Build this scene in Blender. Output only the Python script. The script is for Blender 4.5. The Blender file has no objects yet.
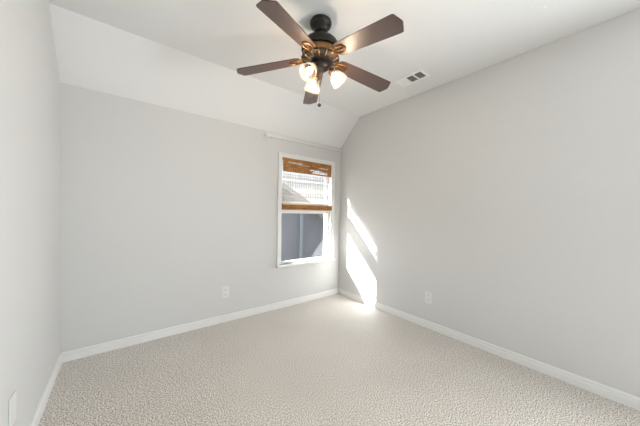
import bpy, bmesh, math, random
from mathutils import Vector, Matrix, Euler
random.seed(7)
S = bpy.context.scene
COL = S.collection

# ------------------------------------------------------------------ camera
F_PX, YAW, CY, PITCH, ROLL, CX = 251.696, 0.6675, 217.249, -0.01792, 0.01743, 319.87
CAM_H = 1.305
cd = bpy.data.cameras.new('camera'); cam = bpy.data.objects.new('camera', cd); COL.objects.link(cam)
fw = Vector((math.sin(YAW)*math.cos(PITCH), math.cos(YAW)*math.cos(PITCH), math.sin(PITCH)))
rt = Vector((math.cos(YAW), -math.sin(YAW), 0)); up = rt.cross(fw)
r2 = rt*math.cos(ROLL) + up*math.sin(ROLL); u2 = -rt*math.sin(ROLL) + up*math.cos(ROLL)
mw = Matrix((r2, u2, -fw)).transposed().to_4x4(); mw.translation = (0, 0, CAM_H)
cam.matrix_world = mw
cd.sensor_fit = 'HORIZONTAL'; cd.sensor_width = 36.0
cd.lens = 36.0*F_PX/640.0
cd.shift_x = (320-CX)/640.0; cd.shift_y = (CY-213.0)/640.0
cd.clip_start = 0.02
S.camera = cam

# ------------------------------------------------------------------ room numbers
XL, XR, YB, YF = -0.404, 2.775, 3.0, -2.20
ZB, ZC, YK = 2.349, 2.742, 2.60          # back wall top, flat ceiling, crease of the slope
WX0, WX1, WZ0, WZ1 = 1.697, 2.570, 0.588, 2.045   # window opening
RY0, RY1, RZ0, RZ1 = -1.85, -0.45, 0.70, 2.15      # added fill-light window in the right wall, behind the camera

# ------------------------------------------------------------------ light and exposure
w = bpy.data.worlds.new('sky'); S.world = w; w.use_nodes = True
nt = w.node_tree; nt.nodes.clear()
sky = nt.nodes.new('ShaderNodeTexSky'); sky.sky_type = 'NISHITA'
sky.sun_disc = False; sky.dust_density = 1.0; sky.sun_elevation = math.radians(35); sky.sun_rotation = math.radians(-50)
bg = nt.nodes.new('ShaderNodeBackground'); bg.inputs[1].default_value = 0.42
wo = nt.nodes.new('ShaderNodeOutputWorld')
hz = nt.nodes.new('ShaderNodeHueSaturation'); hz.inputs['Saturation'].default_value = .35     # hazy, nearly white sky
nt.links.new(sky.outputs[0], hz.inputs['Color']); nt.links.new(hz.outputs[0], bg.inputs[0]); nt.links.new(bg.outputs[0], wo.inputs[0])

sd = bpy.data.lights.new('sun', 'SUN'); sd.energy = 38.0; sd.angle = math.radians(0.6); sd.color = (1.0, .98, .955)
sun = bpy.data.objects.new('sun', sd); COL.objects.link(sun)
sun.rotation_euler = Vector((1.0, -.85, -.90)).to_track_quat('-Z', 'Y').to_euler()

ad = bpy.data.lights.new('added_rear_fill', 'AREA'); ad.shape = 'RECTANGLE'  # area lamp added as room fill, set outside the made-up rear window
ad.size = RY1-RY0; ad.size_y = RZ1-RZ0; ad.energy = 104.0; ad.color = (.96, .985, 1.0)
al = bpy.data.objects.new('added_rear_fill', ad); COL.objects.link(al)
al.location = (XR+.22, (RY0+RY1)/2, (RZ0+RZ1)/2)
al.rotation_euler = Vector((-1, .1, .12)).to_track_quat('-Z', 'Y').to_euler()

S.view_settings.view_transform = 'Standard'; S.view_settings.look = 'None'
S.view_settings.gamma = 1.0; S.view_settings.use_curve_mapping = False
S.view_settings.exposure = 0.77
S.cycles.caustics_reflective = False

# ------------------------------------------------------------------ materials
def mat(name, col, rough=.6, metal=0.0, spec=.5, **kw):
    m = bpy.data.materials.new(name); m.use_nodes = True
    b = m.node_tree.nodes['Principled BSDF']
    b.inputs['Base Color'].default_value = (*col, 1); b.inputs['Roughness'].default_value = rough
    b.inputs['Metallic'].default_value = metal; b.inputs['Specular IOR Level'].default_value = spec
    for k, v in kw.items(): b.inputs[k.replace('_', ' ')].default_value = v
    return m
def nodes(m): return m.node_tree.nodes, m.node_tree.links, m.node_tree.nodes['Principled BSDF']
def noise(n, l, scale, detail=2, rough=.5, stretch=None):
    tc = n.new('ShaderNodeTexCoord'); t = n.new('ShaderNodeTexNoise')
    t.inputs['Scale'].default_value = scale; t.inputs['Detail'].default_value = detail; t.inputs['Roughness'].default_value = rough
    if stretch:
        mp = n.new('ShaderNodeMapping'); mp.inputs['Scale'].default_value = stretch
        l.new(tc.outputs['Object'], mp.inputs[0]); l.new(mp.outputs[0], t.inputs[0])
    else: l.new(tc.outputs['Object'], t.inputs[0])
    return t
def ramp(n, l, src, stops):
    r = n.new('ShaderNodeValToRGB'); e = r.color_ramp.elements
    while len(e) < len(stops): e.new(.5)
    for i, (p, c) in enumerate(stops): e[i].position = p; e[i].color = (*c, 1)
    l.new(src, r.inputs[0]); return r
def bump(n, l, b, src, strength, dist):
    u = n.new('ShaderNodeBump'); u.inputs['Strength'].default_value = strength; u.inputs['Distance'].default_value = dist
    l.new(src, u.inputs['Height']); l.new(u.outputs[0], b.inputs['Normal'])
def paint(name, col, rough=.55):
    m = mat(name, col, rough, spec=.3); n, l, b = nodes(m)
    t = noise(n, l, 110, 2); bump(n, l, b, t.outputs['Fac'], .08, .002); return m

M_WALL = paint('greige_wall_paint', (.64, .634, .622))
M_CEIL = paint('ceiling_paint', (.79, .788, .782))
M_TRIM = mat('white_trim_paint', (.79, .785, .77), .35, spec=.4)
M_VINYL = mat('white_window_vinyl', (.78, .80, .82), .3)
M_PLATE = mat('white_plastic', (.74, .73, .70), .3)
M_SLOT = mat('dark_slot', (.22, .21, .20), .6)
M_VENT = mat('white_enamel', (.90, .89, .87), .4)
M_DUCT = mat('dark_duct', (.05, .05, .05), .8)
M_ROD = mat('white_rod_enamel', (.80, .79, .76), .25)
M_BRONZE = mat('dark_bronze', (.024, .020, .016), .45, .5)
M_GOLD = mat('antique_gold_bronze', (.25, .13, .05), .36, .85)
M_CHAIN = mat('chain_bronze', (.12, .09, .06), .4, .8)
M_FOB = mat('dark_wood_fob', (.03, .022, .018), .4)

M_CARPET = mat('beige_carpet', (.5, .45, .38), .62, spec=.5); n, l, b = nodes(M_CARPET)
t = noise(n, l, 125, 3, .7); t2 = noise(n, l, 2.2, 2)
r = ramp(n, l, t.outputs['Fac'], [(.41, (.15, .11, .075)), (.5, (.595, .54, .475)), (.59, (.90, .85, .785))])
r2_ = ramp(n, l, t2.outputs['Fac'], [(.35, (.94, .94, .94)), (.65, (1, 1, 1))])
mx = n.new('ShaderNodeMix'); mx.data_type = 'RGBA'; mx.blend_type = 'MULTIPLY'; mx.inputs[0].default_value = 1
l.new(r.outputs[0], mx.inputs[6]); l.new(r2_.outputs[0], mx.inputs[7]); l.new(mx.outputs[2], b.inputs['Base Color'])
b.inputs['Sheen Weight'].default_value = 1.0; b.inputs['Sheen Roughness'].default_value = .35
bump(n, l, b, t.outputs['Fac'], .35, .008)

M_BLADE = mat('dark_walnut_blade', (.06, .03, .02), .5, spec=.3, Coat_Weight=1.0, Coat_Roughness=.42, Coat_IOR=1.46); n, l, b = nodes(M_BLADE)
t = noise(n, l, 18, 5, .6, (1.2, 14, 14))
r = ramp(n, l, t.outputs['Fac'], [(.3, (.034, .013, .007)), (.7, (.075, .030, .017))]); l.new(r.outputs[0], b.inputs['Base Color'])

M_BAMBOO = mat('brown_bamboo', (.45, .22, .07), .45); n, l, b = nodes(M_BAMBOO)
t = noise(n, l, 25, 4, .6, (.6, 6, 9))
r = ramp(n, l, t.outputs['Fac'], [(.36, (.17, .060, .013)), (.52, (.44, .185, .045)), (.66, (.66, .35, .12))]); l.new(r.outputs[0], b.inputs['Base Color'])

M_TAN = mat('pale_tan_binding', (.66, .50, .32), .5)
M_DARKREED = mat('dark_brown_reed', (.16, .06, .015), .5)
def thin(name, col, trans, transp=0.0):
    m = bpy.data.materials.new(name); m.use_nodes = True; n = m.node_tree.nodes; l = m.node_tree.links; n.clear()
    d = n.new('ShaderNodeBsdfDiffuse'); d.inputs[0].default_value = (*col, 1)
    tr = n.new('ShaderNodeBsdfTranslucent'); tr.inputs[0].default_value = (*col, 1)
    a = n.new('ShaderNodeMixShader'); a.inputs[0].default_value = trans
    l.new(d.outputs[0], a.inputs[1]); l.new(tr.outputs[0], a.inputs[2])
    tp = n.new('ShaderNodeBsdfTransparent'); c = n.new('ShaderNodeMixShader'); c.inputs[0].default_value = transp
    l.new(a.outputs[0], c.inputs[1]); l.new(tp.outputs[0], c.inputs[2])
    o = n.new('ShaderNodeOutputMaterial'); l.new(c.outputs[0], o.inputs[0]); return m
M_REED = thin('pale_woven_reed', (.74, .72, .71), .07)
M_THREAD = mat('pale_thread', (.55, .53, .50), .8)
M_SHADE = thin('frosted_glass_shade', (.90, .87, .80), .6, .95)

M_GLASS = bpy.data.materials.new('window_glass'); M_GLASS.use_nodes = True
n = M_GLASS.node_tree.nodes; l = M_GLASS.node_tree.links; n.clear()
tp = n.new('ShaderNodeBsdfTransparent'); tp.inputs[0].default_value = (.93, .95, .96, 1)
gl = n.new('ShaderNodeBsdfGlossy'); gl.inputs['Roughness'].default_value = .02
lw = n.new('ShaderNodeLayerWeight'); lw.inputs[0].default_value = .12
mr = n.new('ShaderNodeMath'); mr.operation = 'MULTIPLY_ADD'; mr.inputs[1].default_value = .25; mr.inputs[2].default_value = .03
l.new(lw.outputs['Facing'], mr.inputs[0])
a = n.new('ShaderNodeMixShader'); l.new(mr.outputs[0], a.inputs[0]); l.new(tp.outputs[0], a.inputs[1]); l.new(gl.outputs[0], a.inputs[2])
o = n.new('ShaderNodeOutputMaterial'); l.new(a.outputs[0], o.inputs[0])

M_BULB = bpy.data.materials.new('lit_bulb'); M_BULB.use_nodes = True
b = M_BULB.node_tree.nodes['Principled BSDF']; b.inputs['Emission Color'].default_value = (1, .9, .72, 1); b.inputs['Emission Strength'].default_value = 1.0

M_SIDING = mat('blue_grey_siding', (.088, .088, .102), .7)
M_SIDETRIM = mat('pale_blue_grey_board', (.13, .14, .16), .7)
M_SHINGLE = mat('grey_shingles', (.2, .19, .18), .9)
M_FASCIA = mat('dark_fascia', (.12, .12, .13), .7)
M_GRASS = mat('outdoor_ground', (.12, .12, .09), .95)
M_EAVE = mat('eave_paint', (.7, .7, .68), .7)

# ------------------------------------------------------------------ mesh helpers
def box(bm, x0, y0, z0, x1, y1, z1, bev=0.0, M=None):
    r = bmesh.ops.create_cube(bm, size=1.0); vs = r['verts']
    for v in vs: v.co = Vector((x0+(v.co.x+.5)*(x1-x0), y0+(v.co.y+.5)*(y1-y0), z0+(v.co.z+.5)*(z1-z0)))
    if bev > 0:
        es = list({e for v in vs for e in v.link_edges})
        rb = bmesh.ops.bevel(bm, geom=es, offset=bev, segments=2, affect='EDGES', profile=.5)
        vs = rb['verts'] if rb['verts'] else vs
        vs = list({v for f in rb['faces'] for v in f.verts} | {v for v in vs if v.is_valid})
    if M is not None:
        for v in vs: v.co = M @ v.co
    return vs
def lathe(bm, prof, seg=32, M=None, a0=0.0):
    rings = []
    for (r, z) in prof:
        if r < 1e-6: rings.append([bm.verts.new((0, 0, z))])
        else: rings.append([bm.verts.new((r*math.cos(a0+2*math.pi*i/seg), r*math.sin(a0+2*math.pi*i/seg), z)) for i in range(seg)])
    for A, B in zip(rings, rings[1:]):
        for i in range(seg):
            j = (i+1) % seg
            if len(A) == 1 and len(B) == 1: continue
            if len(A) == 1: bm.faces.new((A[0], B[j], B[i]))
            elif len(B) == 1: bm.faces.new((A[i], A[j], B[0]))
            else: bm.faces.new((A[i], A[j], B[j], B[i]))
    if M is not None:
        for R in rings:
            for v in R: v.co = M @ v.co
def tube(bm, pts, rad, seg=10, closed=False):
    pts = [Vector(p) for p in pts]; rings = []; N = len(pts)
    for i, p in enumerate(pts):
        if closed: d = pts[(i+1) % N]-pts[i-1]
        else: d = pts[min(i+1, N-1)]-pts[max(i-1, 0)]
        d.normalize(); q = d.to_track_quat('Z', 'X')
        rr = rad[i] if isinstance(rad, (list, tuple)) else rad
        rings.append([bm.verts.new(p+q@Vector((rr*math.cos(2*math.pi*k/seg), rr*math.sin(2*math.pi*k/seg), 0))) for k in range(seg)])
    pairs = list(zip(rings, rings[1:])) + ([(rings[-1], rings[0])] if closed else [])
    for A, B in pairs:
        if closed and B is rings[0]:
            off = min(range(seg), key=lambda k: (A[0].co-B[k].co).length)
            B = B[off:]+B[:off]
        for k in range(seg): bm.faces.new((A[k], A[(k+1) % seg], B[(k+1) % seg], B[k]))
    if not closed: bm.faces.new(rings[0][::-1]); bm.faces.new(rings[-1])
def prism(bm, poly, fn, t0, t1):
    """closed 2-D outline pushed from t0 to t1; fn(a, b, t) gives the point"""
    A = [bm.verts.new(fn(a, b, t0)) for a, b in poly]; B = [bm.verts.new(fn(a, b, t1)) for a, b in poly]
    bm.faces.new(A[::-1]); bm.faces.new(B)
    for i in range(len(poly)):
        j = (i+1) % len(poly); bm.faces.new((A[i], A[j], B[j], B[i]))
def obj(name, bm, m, parent=None, smooth=False, kind=None):
    bmesh.ops.recalc_face_normals(bm, faces=bm.faces)
    me = bpy.data.meshes.new(name); bm.to_mesh(me); bm.free()
    me.materials.append(m)
    if smooth:
        for p in me.polygons: p.use_smooth = True
        try: me.set_sharp_from_angle(angle=math.radians(40))
        except Exception: pass
    o = bpy.data.objects.new(name, me); COL.objects.link(o)
    if parent is not None: o.parent = parent
    if kind: o['kind'] = kind
    return o
def B(): return bmesh.new()
def empty(name, loc, label=None, cat=None, group=None, kind=None):
    o = bpy.data.objects.new(name, None); o.location = loc; o.empty_display_size = .1; COL.objects.link(o)
    if label: o['label'] = label
    if cat: o['category'] = cat
    if group: o['group'] = group
    if kind: o['kind'] = kind
    return o

# ------------------------------------------------------------------ room shell
T = .15
bm = B(); box(bm, XL-T, YF-T, -.1, XR+T, YB+T, 0); obj('floor', bm, M_CARPET, kind='structure')
def holed(bm, y0, y1, top, hx0, hx1, hz0, hz1):
    box(bm, XL-T, y0, 0, hx0, y1, top); box(bm, hx1, y0, 0, XR+T, y1, top)
    box(bm, hx0, y0, 0, hx1, y1, hz0); box(bm, hx0, y0, hz1, hx1, y1, top)
bm = B(); holed(bm, YB, YB+T, ZB, WX0, WX1, WZ0, WZ1); obj('wall_back', bm, M_WALL, kind='structure')
bm = B(); box(bm, XL-T, YF-T, 0, XR+T, YF, ZC); obj('wall_front', bm, M_WALL, kind='structure')
side = [(YF, 0), (YB, 0), (YB, ZB), (YK, ZC), (YF, ZC)]
bm = B(); prism(bm, side, lambda a, b_, t: (t, a, b_), XL-T, XL); obj('wall_left', bm, M_WALL, kind='structure')
bm = B(); px_ = lambda a, b_, t: (t, a, b_)
prism(bm, [(RY1, 0)] + side[1:4] + [(RY1, ZC)], px_, XR, XR+T); prism(bm, [(YF, 0), (RY0, 0), (RY0, ZC), (YF, ZC)], px_, XR, XR+T)
prism(bm, [(RY0, 0), (RY1, 0), (RY1, RZ0), (RY0, RZ0)], px_, XR, XR+T); prism(bm, [(RY0, RZ1), (RY1, RZ1), (RY1, ZC), (RY0, ZC)], px_, XR, XR+T)
obj('wall_right', bm, M_WALL, kind='structure')
bm = B()
prism(bm, [(YF-T, ZC), (YK, ZC), (YB, ZB), (YB+T, ZB), (YB+T, ZB+.10), (YK+.05, ZC+T), (YF-T, ZC+T)],
      lambda a, b_, t: (t, a, b_), XL-T, XR+T)
obj('ceiling', bm, M_CEIL, kind='structure')

# baseboards: plain board, groove and rounded cap
BBP = [(0, 0), (.014, 0), (.014, .050), (.0090, .053), (.0085, .058), (.012, .061), (.012, .074), (.008, .082), (0, .083)]
bm = B(); prism(bm, BBP, lambda a, b_, t: (XL+a, t, b_), YF, YB); obj('baseboard_left', bm, M_TRIM, kind='structure')
bm = B(); prism(bm, BBP, lambda a, b_, t: (t, YB-a, b_), XL+.014, XR-.014); obj('baseboard_back', bm, M_TRIM, kind='structure')
bm = B(); prism(bm, BBP, lambda a, b_, t: (XR-a, t, b_), YF, YB); obj('baseboard_right', bm, M_TRIM, kind='structure')
bm = B(); prism(bm, BBP, lambda a, b_, t: (t, YF+a, b_), XL+.014, XR-.014); obj('baseboard_front', bm, M_TRIM, kind='structure')

# ------------------------------------------------------------------ window in the back wall
bm = B()
CW = .060
for (x0, x1) in ((WX0-CW, WX0), (WX1, WX1+CW+.006)):
    box(bm, x0, YB-.016, WZ0-.03, x1, YB, WZ1+CW, .003)
    xm0, xm1 = (x0, x0+.014) if x0 < 2 else (x1-.014, x1)
    box(bm, xm0, YB-.022, WZ0-.03, xm1, YB-.015, WZ1+CW, .002)
box(bm, WX0, YB-.016, WZ1, WX1, YB, WZ1+CW, .003)
box(bm, WX0-CW, YB-.022, WZ1+CW-.014, WX1+CW+.006, YB-.015, WZ1+CW, .002)
obj('trim_1', bm, M_TRIM, kind='structure')
bm = B(); box(bm, WX0-CW-.012, YB-.050, WZ0-.030, WX1+CW+.02, YB-.0005, WZ0, .005)
box(bm, WX0, YB-.001, WZ0-.02, WX1, YB+.03, WZ0, .001)
obj('trim_2', bm, M_TRIM, kind='structure')
win = empty('window_1', ((WX0+WX1)/2, YB+.1, WZ0), kind='structure')
P0 = Vector(win.location)
def wbox(bm, x0, y0, z0, x1, y1, z1, bev=.002):
    box(bm, x0-P0.x, y0-P0.y, z0-P0.z, x1-P0.x, y1-P0.y, z1-P0.z, bev)
def rectframe(bm, x0, x1, z0, z1, y0, y1, wl, wb, wt):
    wbox(bm, x0, y0, z0, x0+wl, y1, z1); wbox(bm, x1-wl, y0, z0, x1, y1, z1)
    wbox(bm, x0+wl, y0, z0, x1-wl, y1, z0+wb); wbox(bm, x0+wl, y0, z1-wt, x1-wl, y1, z1)
bm = B(); rectframe(bm, WX0, WX1, WZ0, WZ1, YB+.028, YB+T, .007, .010, .02); obj('window_frame', bm, M_VINYL, win)
ZM = 1.315
bm = B(); rectframe(bm, WX0+.007, WX1-.007, WZ0+.01, ZM+.115, YB+.034, YB+.064, .022, .024, .140); s1 = obj('sash', bm, M_VINYL, win)
bm = B(); wbox(bm, WX0+.025, YB+.047, WZ0+.03, WX1-.025, YB+.051, ZM-.02, 0); obj('pane', bm, M_GLASS, s1)
bm = B(); rectframe(bm, WX0+.007, WX1-.007, ZM-.02, WZ1-.02, YB+.068, YB+.098, .022, .155, .035); s2 = obj('sash', bm, M_VINYL, win)
bm = B(); wbox(bm, WX0+.025, YB+.081, ZM+.125, WX1-.025, YB+.085, WZ1-.05, 0); obj('pane', bm, M_GLASS, s2)
bm = B(); wbox(bm, 2.09, YB+.026, ZM+.09, 2.17, YB+.036, ZM+.112, .003); obj('sash_lock', bm, M_VINYL, s1)

# made-up window behind the camera, added as the opening for the fill light
win2 = empty('added_fill_window', (XR+.1, (RY0+RY1)/2, RZ0), kind='structure'); P0 = Vector(win2.location)
bm = B(); xa, xb = XR+.05, XR+T
wbox(bm, xa, RY0, RZ0, xb, RY0+.04, RZ1); wbox(bm, xa, RY1-.04, RZ0, xb, RY1, RZ1)
wbox(bm, xa, RY0+.04, RZ0, xb, RY1-.04, RZ0+.04); wbox(bm, xa, RY0+.04, RZ1-.04, xb, RY1-.04, RZ1)
wbox(bm, xa+.01, RY0+.04, 1.40, xb-.03, RY1-.04, 1.44); obj('window_frame', bm, M_VINYL, win2)
bm = B(); wbox(bm, XR+.096, RY0+.03, RZ0+.03, XR+.10, RY1-.03, RZ1-.03, 0); obj('pane', bm, M_GLASS, win2)

# ------------------------------------------------------------------ woven blind
bl = empty('woven_blind', ((1.70+2.555)/2, 2.99, 1.335),
           'half-raised woven bamboo blind with brown valance hanging inside the white window frame', 'blind')
P0 = Vector(bl.location)
VX0, VX1 = 1.703, 2.556
bm = B(); nre = 25; zt, zb = 2.042, 1.855
glint_gaps = [(1.985, .016, 1.80, 2.03), (1.972, .012, 1.92, 2.12), (1.968, .010, 2.33, 2.50), (1.925, .012, 2.17, 2.36),  # gaps cut in the reeds to stand in for sun glints
         (1.905, .016, 2.24, 2.47), (1.888, .014, 2.20, 2.50)]
for i in range(nre):
    z0 = zb + (zt-zb)*i/nre; hgt = (zt-zb)/nre*.93; zc = z0+hgt/2
    cuts = sorted((a+random.uniform(-.03, .03), b_+random.uniform(-.03, .03)) for z, dz, a, b_ in glint_gaps if abs(z-zc) < dz/2+.001)
    x = VX0
    for a, b_ in cuts:
        if a > x: wbox(bm, x, 2.972, z0, a, 2.977, z0+hgt, .0012); x = max(x, b_)
    wbox(bm, x, 2.972, z0, VX1, 2.977, z0+hgt, .0012)
for k in range(9):
    x = VX0+.03+(VX1-VX0-.06)*k/8; wbox(bm, x-.002, 2.9695, zb, x+.002, 2.9718, zt, 0)
obj('valance', bm, M_BAMBOO, bl)
bm = B(); wbox(bm, VX0, 2.979, 2.01, VX1, 3.015, 2.043, .002); obj('head_rail', bm, M_BAMBOO, bl)
PX1 = 2.536
bm = B(); z = 1.425; i = 0
while z < 2.01:
    h = random.choice((.0040, .0050, .0060)); g = random.choice((.0004, .0007, .0012, .0030))
    wbox(bm, VX0-.004+random.uniform(0, .003), 2.990, z, PX1-random.uniform(0, .005), 2.9906, z+h, 0); z += h+g
pn = obj('woven_panel', bm, M_REED, bl)
bm = B(); x = VX0+.02
while x < PX1-.01:
    wbox(bm, x, 2.9875, 1.42, x+.006, 2.9898, 2.01, 0); x += random.uniform(.028, .046)
obj('weaving_threads', bm, M_THREAD, pn)
bm = B()
pts = []; 
prof = []
for k in range(16):
    a = 2*math.pi*k/16; prof.append((.026*math.cos(a)*(1 if k % 2 else .93), .046*math.sin(a)*(1 if k % 2 else .95)))
prism(bm, prof, lambda a, b_, t: (t-P0.x, 2.984+a-P0.y, 1.381+b_-P0.z), VX0-.006, VX1+.004)
for zz in (1.352, 1.372, 1.392):
    tube(bm, [(VX0-.008-P0.x, 2.984-.0245-P0.y, zz-P0.z), (VX1+.006-P0.x, 2.984-.0245-P0.y, zz-P0.z)], .008, 8)
st = obj('rolled_stack', bm, M_BAMBOO, bl, True)
for zz, rr in ((1.414, .0085), (1.337, .005)):
    bm = B(); tube(bm, [(VX0-.008-P0.x, 2.984-.0235-P0.y, zz-P0.z), (VX1+.006-P0.x, 2.984-.0235-P0.y, zz-P0.z)], rr, 8)
    o = obj('edge_binding', bm, M_TAN, st, True); o['label'] = 'pale tan edge binding'
bm = B(); tube(bm, [(VX0-.0085-P0.x, 2.984-.0245-P0.y, 1.3625-P0.z), (VX1+.0065-P0.x, 2.984-.0245-P0.y, 1.3625-P0.z)], .0045, 6)
o = obj('dark_reed', bm, M_DARKREED, st, True); o['label'] = 'dark brown reed'

# ------------------------------------------------------------------ curtain rod
RY, RZ = YB-.065, 2.278
rod = empty('curtain_rod', (2.08, RY, RZ), 'slim white curtain rod mounted on the wall above the window', 'curtain rod')
bm = B(); tube(bm, [(1.455-2.08, 0, -.004), (2.70-2.08, 0, .003)], .0105, 12); obj('rod', bm, M_ROD, rod, True)
bm = B(); lathe(bm, [(0, -.034), (.012, -.032), (.020, -.018), (.022, 0), (.018, .016), (.010, .024), (0, .026)], 20, Matrix.Translation((1.452-2.08, 0, -.004)) @ Matrix.Rotation(math.pi/2, 4, 'Y'))
obj('finial', bm, M_ROD, rod, True)
bm = B(); lathe(bm, [(0, -.012), (.012, -.010), (.013, .010), (.008, .016), (0, .017)], 16, Matrix.Translation((2.70-2.08, 0, .003)) @ Matrix.Rotation(math.pi/2, 4, 'Y'))
obj('finial', bm, M_ROD, rod, True)
for x in (1.50, 2.66):
    bm = B(); box(bm, x-2.08-.012, YB-RY-.004, -.035, x-2.08+.012, YB-RY-.0005, .035, .0015)
    tube(bm, [(x-2.08, YB-RY-.003, -.012), (x-2.08, .02, -.014), (x-2.08, -.002, -.012), (x-2.08, -.012, -.002)], .005, 8)
    obj('bracket', bm, M_ROD, rod, True)

# ------------------------------------------------------------------ outlets
def outlet(name, loc, rz, label, blank=False):
    e = empty(name, loc, label, 'wall plate' if blank else 'outlet'); e.rotation_euler = (0, 0, rz)   # +x out of the wall, y along it
    bm = B(); box(bm, .0003, -.041, -.070, .007, .041, .070, .003); obj('cover_plate', bm, M_PLATE, e)
    for z in (() if blank else (.028, -.028)):
        bm = B(); lathe(bm, [(.0, .0105), (.019, .0105), (.021, .008), (.021, .006)], 24, Matrix.Translation((0, 0, z)) @ Matrix.Rotation(math.pi/2, 4, 'Y'))
        s = obj('socket', bm, M_PLATE, e)
        bm = B()
        for y in (-.008, .008): box(bm, .0100, y-.0014, z-.002, .0112, y+.0014, z+.010)
        lathe(bm, [(0, .0112), (.003, .0112), (.003, .0100)], 10, Matrix.Translation((0, 0, z-.010)) @ Matrix.Rotation(math.pi/2, 4, 'Y'))
        obj('slots', bm, M_SLOT, s)
    bm = B(); lathe(bm, [(0, .0085), (.003, .0082), (.0035, .0065)], 12, Matrix.Rotation(math.pi/2, 4, 'Y')); obj('screw', bm, M_VENT, e)
outlet('wall_outlet', (.966, YB, .350), -math.pi/2, 'white outlet plate on the back wall, left of the window')
outlet('wall_outlet', (XR, 1.476, .353), math.pi, 'pale outlet plate on the right wall, beyond the sun patch')
outlet('wall_plate', (XL, 1.803, .353), 0, 'white blank wall plate low on the left wall, cut by the picture edge', True)

# ------------------------------------------------------------------ ceiling vent
vx, vy = 2.405, 1.520
ve = empty('ceiling_vent', (vx, vy, ZC), 'white rectangular air vent with dark louvers on the flat ceiling', 'vent')
hx_, hy_ = .088, .152
bm = B()
for (a, b_, c, d) in ((-hx_, -hy_, hx_, -hy_+.026), (-hx_, hy_-.026, hx_, hy_), (-hx_, -hy_+.026, -hx_+.024, hy_-.026), (hx_-.024, -hy_+.026, hx_, hy_-.026)):
    box(bm, a, b_, -.010, c, d, -.0005, .002)
for y in (-.045, .045): box(bm, -hx_+.024, y-.006, -.009, hx_-.024, y+.006, -.0005)
obj('vent_frame', bm, M_VENT, ve)
bm = B(); box(bm, -hx_+.02, -hy_+.02, -.0018, hx_-.02, hy_-.02, -.0006); obj('duct_opening', bm, M_DUCT, ve)
secs = ((-.134, -.051, 46), (-.039, .039, 46), (.051, .134, -35))
for (y0, y1, tilt) in secs:
    bm = B(); N = 6
    for k in range(N):
        yy = y0 + (y1-y0)*(k+.5)/N
        box(bm, -hx_+.024, -.0055, -.0006, hx_-.024, .0055, .0006, 0, Matrix.Translation((0, yy, -.0058)) @ Matrix.Rotation(math.radians(tilt), 4, 'X'))
    obj('louvers', bm, M_VENT, ve)

# small hook in the ceiling
hk = empty('ceiling_hook', (2.279, .434, ZC), 'tiny white hook screwed into the ceiling at upper right', 'hook')
bm = B(); lathe(bm, [(0, -.004), (.009, -.003), (.010, -.0005)], 14); obj('base', bm, M_VENT, hk, True)
bm = B(); tube(bm, [(0, 0, -.003), (0, 0, -.018)]+[(.010-.010*math.cos(a), 0, -.020-.010*math.sin(a)) for a in [i*math.pi*1.15/8 for i in range(9)]], .0022, 8)
obj('hook_wire', bm, M_VENT, hk, True)

# ------------------------------------------------------------------ ceiling fan
HX, HY, ZBL = 1.173, 1.518, 2.400
fan = empty('ceiling_fan', (HX, HY, ZC), 'dark five-blade ceiling fan with lit frosted lamps hanging from the ceiling', 'ceiling fan')
def zr(z): return z-ZC
bm = B(); lathe(bm, [(.064, -.0005), (.078, -.005), (.082, -.018), (.079, -.032), (.068, -.046), (.053, -.056), (.047, -.064), (.046, -.078), (.038, -.086), (.022, -.090), (.018, -.091)], 40); obj('canopy', bm, M_BRONZE, fan, True)
bm = B(); lathe(bm, [(.018, -.080), (.018, -.112), (.026, -.118), (.028, -.140)], 24); obj('downrod', bm, M_BRONZE, fan, True)
bm = B(); lathe(bm, [(.020, zr(2.610)), (.060, zr(2.608)), (.100, zr(2.598)), (.126, zr(2.580)), (.140, zr(2.552)), (.143, zr(2.526)), (.140, zr(2.518)), (.122, zr(2.515))], 48)
obj('motor_housing', bm, M_BRONZE, fan, True)
bm = B(); lathe(bm, [(.120, zr(2.518)), (.128, zr(2.514)), (.132, zr(2.502)), (.128, zr(2.480)), (.122, zr(2.466)), (.116, zr(2.462))], 48); obj('gold_band', bm, M_GOLD, fan, True)
bm = B(); lathe(bm, [(.117, zr(2.466)), (.136, zr(2.464)), (.144, zr(2.458)), (.141, zr(2.448)), (.122, zr(2.438)), (.098, zr(2.432)), (.072, zr(2.430)), (.066, zr(2.426))], 48)
lo = obj('lower_housing', bm, M_BRONZE, fan, True)
for k in range(15):
    a = 2*math.pi*(k+.5)/15
    bm = B(); tube(bm, [(r*math.cos(a), r*math.sin(a), zr(z)) for r, z in ((.142, 2.462), (.143, 2.456), (.139, 2.446), (.120, 2.437), (.094, 2.431))], [.003, .004, .005, .005, .003], 8)
    obj('rib', bm, M_GOLD, lo, True)
bm = B(); lathe(bm, [(.066, zr(2.430)), (.069, zr(2.422)), (.069, zr(2.402)), (.062, zr(2.390)), (.045, zr(2.382)), (.020, zr(2.376)), (0, zr(2.375))], 36)
obj('switch_housing', bm, M_BRONZE, fan, True)

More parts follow.
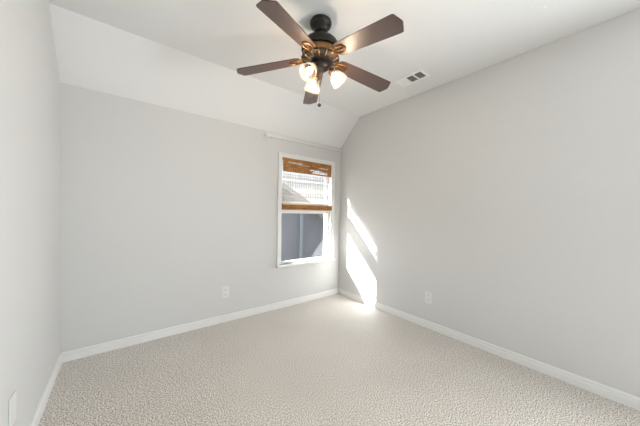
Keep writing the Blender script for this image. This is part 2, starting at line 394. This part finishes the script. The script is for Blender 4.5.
# blades (outline in the blade's own plane: x outward, y across)
R_, CH, WD, PT = .667, .0276, .0712, -.1844
half = [(.152, .030), (.156, .044), (.168, .053), (.192, .0575), (.40, .0650), (R_-CH-.012, .0708), (R_-CH, .0690), (R_-CH+.004, .0640), (R_-.002, .010)]
outline = [(x, y) for x, y in half] + [(R_, 0)] + [(x, -y) for x, y in half[::-1]]
me_bl = None; blades = []
A0 = -2.706
DROOP = .073                                # blades hang a little from the hub to the tips
DR = math.asin(DROOP/R_)
bm = B(); prism(bm, outline, lambda a, b_, t: (a, b_, t), 0, .006)
bmesh.ops.bevel(bm, geom=[e for e in bm.edges if abs(e.verts[0].co.z-e.verts[1].co.z) < 1e-6], offset=.0015, segments=2, affect='EDGES')
blade0 = obj('blade', bm, M_BLADE, fan); blade0.location = (0, 0, zr(ZBL)+DROOP); 
bm = B()
ring = [(.190+.050*math.cos(a), .031*math.sin(a), -.004) for a in [2*math.pi*i/28 for i in range(28)]]
tube(bm, ring, .0058, 8, closed=True)
for yy, xo in ((0, .236),):
    tube(bm, [(.140, yy, -.004), (.190, yy, -.006), (xo, yy, -.004)], .0042, 8)
tube(bm, [(.146, 0, -.004), (.130, 0, -.006), (.112, 0, -.010), (.096, 0, -.014)], [.012, .014, .013, .011], 10)
for sy in (1, -1): tube(bm, [(.160, .024*sy, -.004), (.140, .018*sy, -.005), (.118, .014*sy, -.010)], .006, 8)
iron0 = obj('blade_iron', bm, M_GOLD, blade0, True)
screws0 = []
for x, y in ((.182, .016), (.182, -.016), (.216, 0)):
    bm = B(); lathe(bm, [(0, -.0105), (.004, -.0095), (.0048, -.0055)], 10, Matrix.Translation((x, y, 0)))
    screws0.append(obj('screw', bm, M_BRONZE, blade0, True))
for k in range(5):
    if k == 0: bo = blade0
    else:
        bo = blade0.copy(); COL.objects.link(bo); bo.parent = fan
        for ch in [iron0] + screws0:
            c = ch.copy(); COL.objects.link(c); c.parent = bo
    bo.rotation_euler = (Matrix.Rotation(A0+k*math.radians(72), 4, 'Z') @ Matrix.Rotation(DR, 4, 'Y') @ Matrix.Rotation(PT, 4, 'X')).to_euler()

# light kit: three arms, bell shades, bulbs
ca = Vector((-HX, -HY, 0)).normalized(); cr = Vector((HY, -HX, 0)).normalized()
PIV = 2.372
for ph, tilt in ((-35, 40), (85, 40), (-155, 40)):
    d = ca*math.cos(math.radians(ph)) + cr*math.sin(math.radians(ph))
    ax = (d*math.sin(math.radians(tilt)) - Vector((0, 0, 1))*math.cos(math.radians(tilt))).normalized()
    base = d*.082 + Vector((0, 0, zr(PIV)))
    q = ax.to_track_quat('Z', 'X').to_matrix().to_4x4(); Mx = Matrix.Translation(base) @ q
    bm = B(); tube(bm, [d*.045+Vector((0, 0, zr(2.400))), d*.066+Vector((0, 0, zr(2.396))), base-ax*.004, base+ax*.010], [.011, .011, .013, .014], 12)
    lathe(bm, [(.012, -.006), (.024, -.002), (.027, .008), (.027, .020), (.022, .022)], 24, Mx)
    obj('lamp_arm', bm, M_GOLD, fan, True)
    bm = B(); pr = [(.024, .012), (.030, .020), (.042, .036), (.050, .056), (.055, .078), (.060, .098), (.066, .110)]
    lathe(bm, pr + [(r-.003, z) for r, z in pr[::-1]], 36, Mx)
    sh = obj('lamp_shade', bm, M_SHADE, fan, True)
    bm = B(); lathe(bm, [(.012, .020), (.013, .036), (.020, .052), (.026, .068), (.025, .080), (.018, .091), (.008, .096), (0, .097)], 24, Mx)
    obj('bulb', bm, M_BULB, fan, True)
    ld = bpy.data.lights.new('bulb_light', 'POINT'); ld.energy = 2.8; ld.color = (1, .78, .56); ld.shadow_soft_size = .028
    lo_ = bpy.data.objects.new('bulb_light', ld); COL.objects.link(lo_); lo_.location = Vector((HX, HY, ZC)) + base + ax*.112

# pull chains
for (lat, zf, kind) in ((-.046, 2.176, 'cone'), (.0, 2.121, 'ball')):
    bm = B(); o = cr*lat; z = 2.384
    if abs(lat) < .01: z = 2.375
    while z > zf+.014:
        lathe(bm, [(0, .0016), (.0014, .0008), (.0014, -.0008), (0, -.0016)], 6, Matrix.Translation((o.x, o.y, zr(z)))); z -= .0034
    ch = obj('pull_chain', bm, M_CHAIN, fan)
    bm = B()
    if kind == 'ball': lathe(bm, [(0, .016), (.004, .015), (.012, .009), (.0145, 0), (.012, -.009), (.006, -.014), (0, -.015)], 18, Matrix.Translation((o.x, o.y, zr(zf))))
    else: lathe(bm, [(0, .013), (.003, .012), (.005, -.004), (.0065, -.010), (0, -.013)], 14, Matrix.Translation((o.x, o.y, zr(zf))))
    obj('fob', bm, M_FOB, ch, True)

# ------------------------------------------------------------------ outdoors
bm = B(); box(bm, -8, YB+T+.02, -.45, 14, 16, -.35); obj('ground', bm, M_GRASS, kind='structure')
bm = B(); box(bm, XL-.6, YB+T+.005, 2.24, XR+.8, 3.49, 2.40); obj('roof_eave', bm, M_EAVE, kind='structure')
NY = 5.0
nb = empty('neighbour_house', (3.4, NY, -.35), 'blue-grey sided house with sloping roof seen through the window', 'house'); P0 = Vector(nb.location)
gx = [(2.05, -.35), (5.2, -.35), (5.2, .55), (3.75, 1.30), (2.75, 1.83), (2.05, 1.40)]
bm = B(); prism(bm, gx, lambda a, b_, t: (a-P0.x, t-P0.y, b_-P0.z), NY, NY+3); 
obj('siding', bm, M_SIDING, nb)
bm = B(); wbox(bm, 3.31, NY-.05, -.35, 3.40, NY-.001, 1.5, .004); obj('corner_board', bm, M_SIDETRIM, nb)
bm = B(); prism(bm, [(1.85, 1.27), (2.75, 1.83), (5.4, .44), (5.4, .52), (2.75, 1.93), (1.85, 1.36)], lambda a, b_, t: (a-P0.x, t-P0.y, b_-P0.z), NY-.25, NY+3.1); obj('roof', bm, M_SHINGLE, nb)
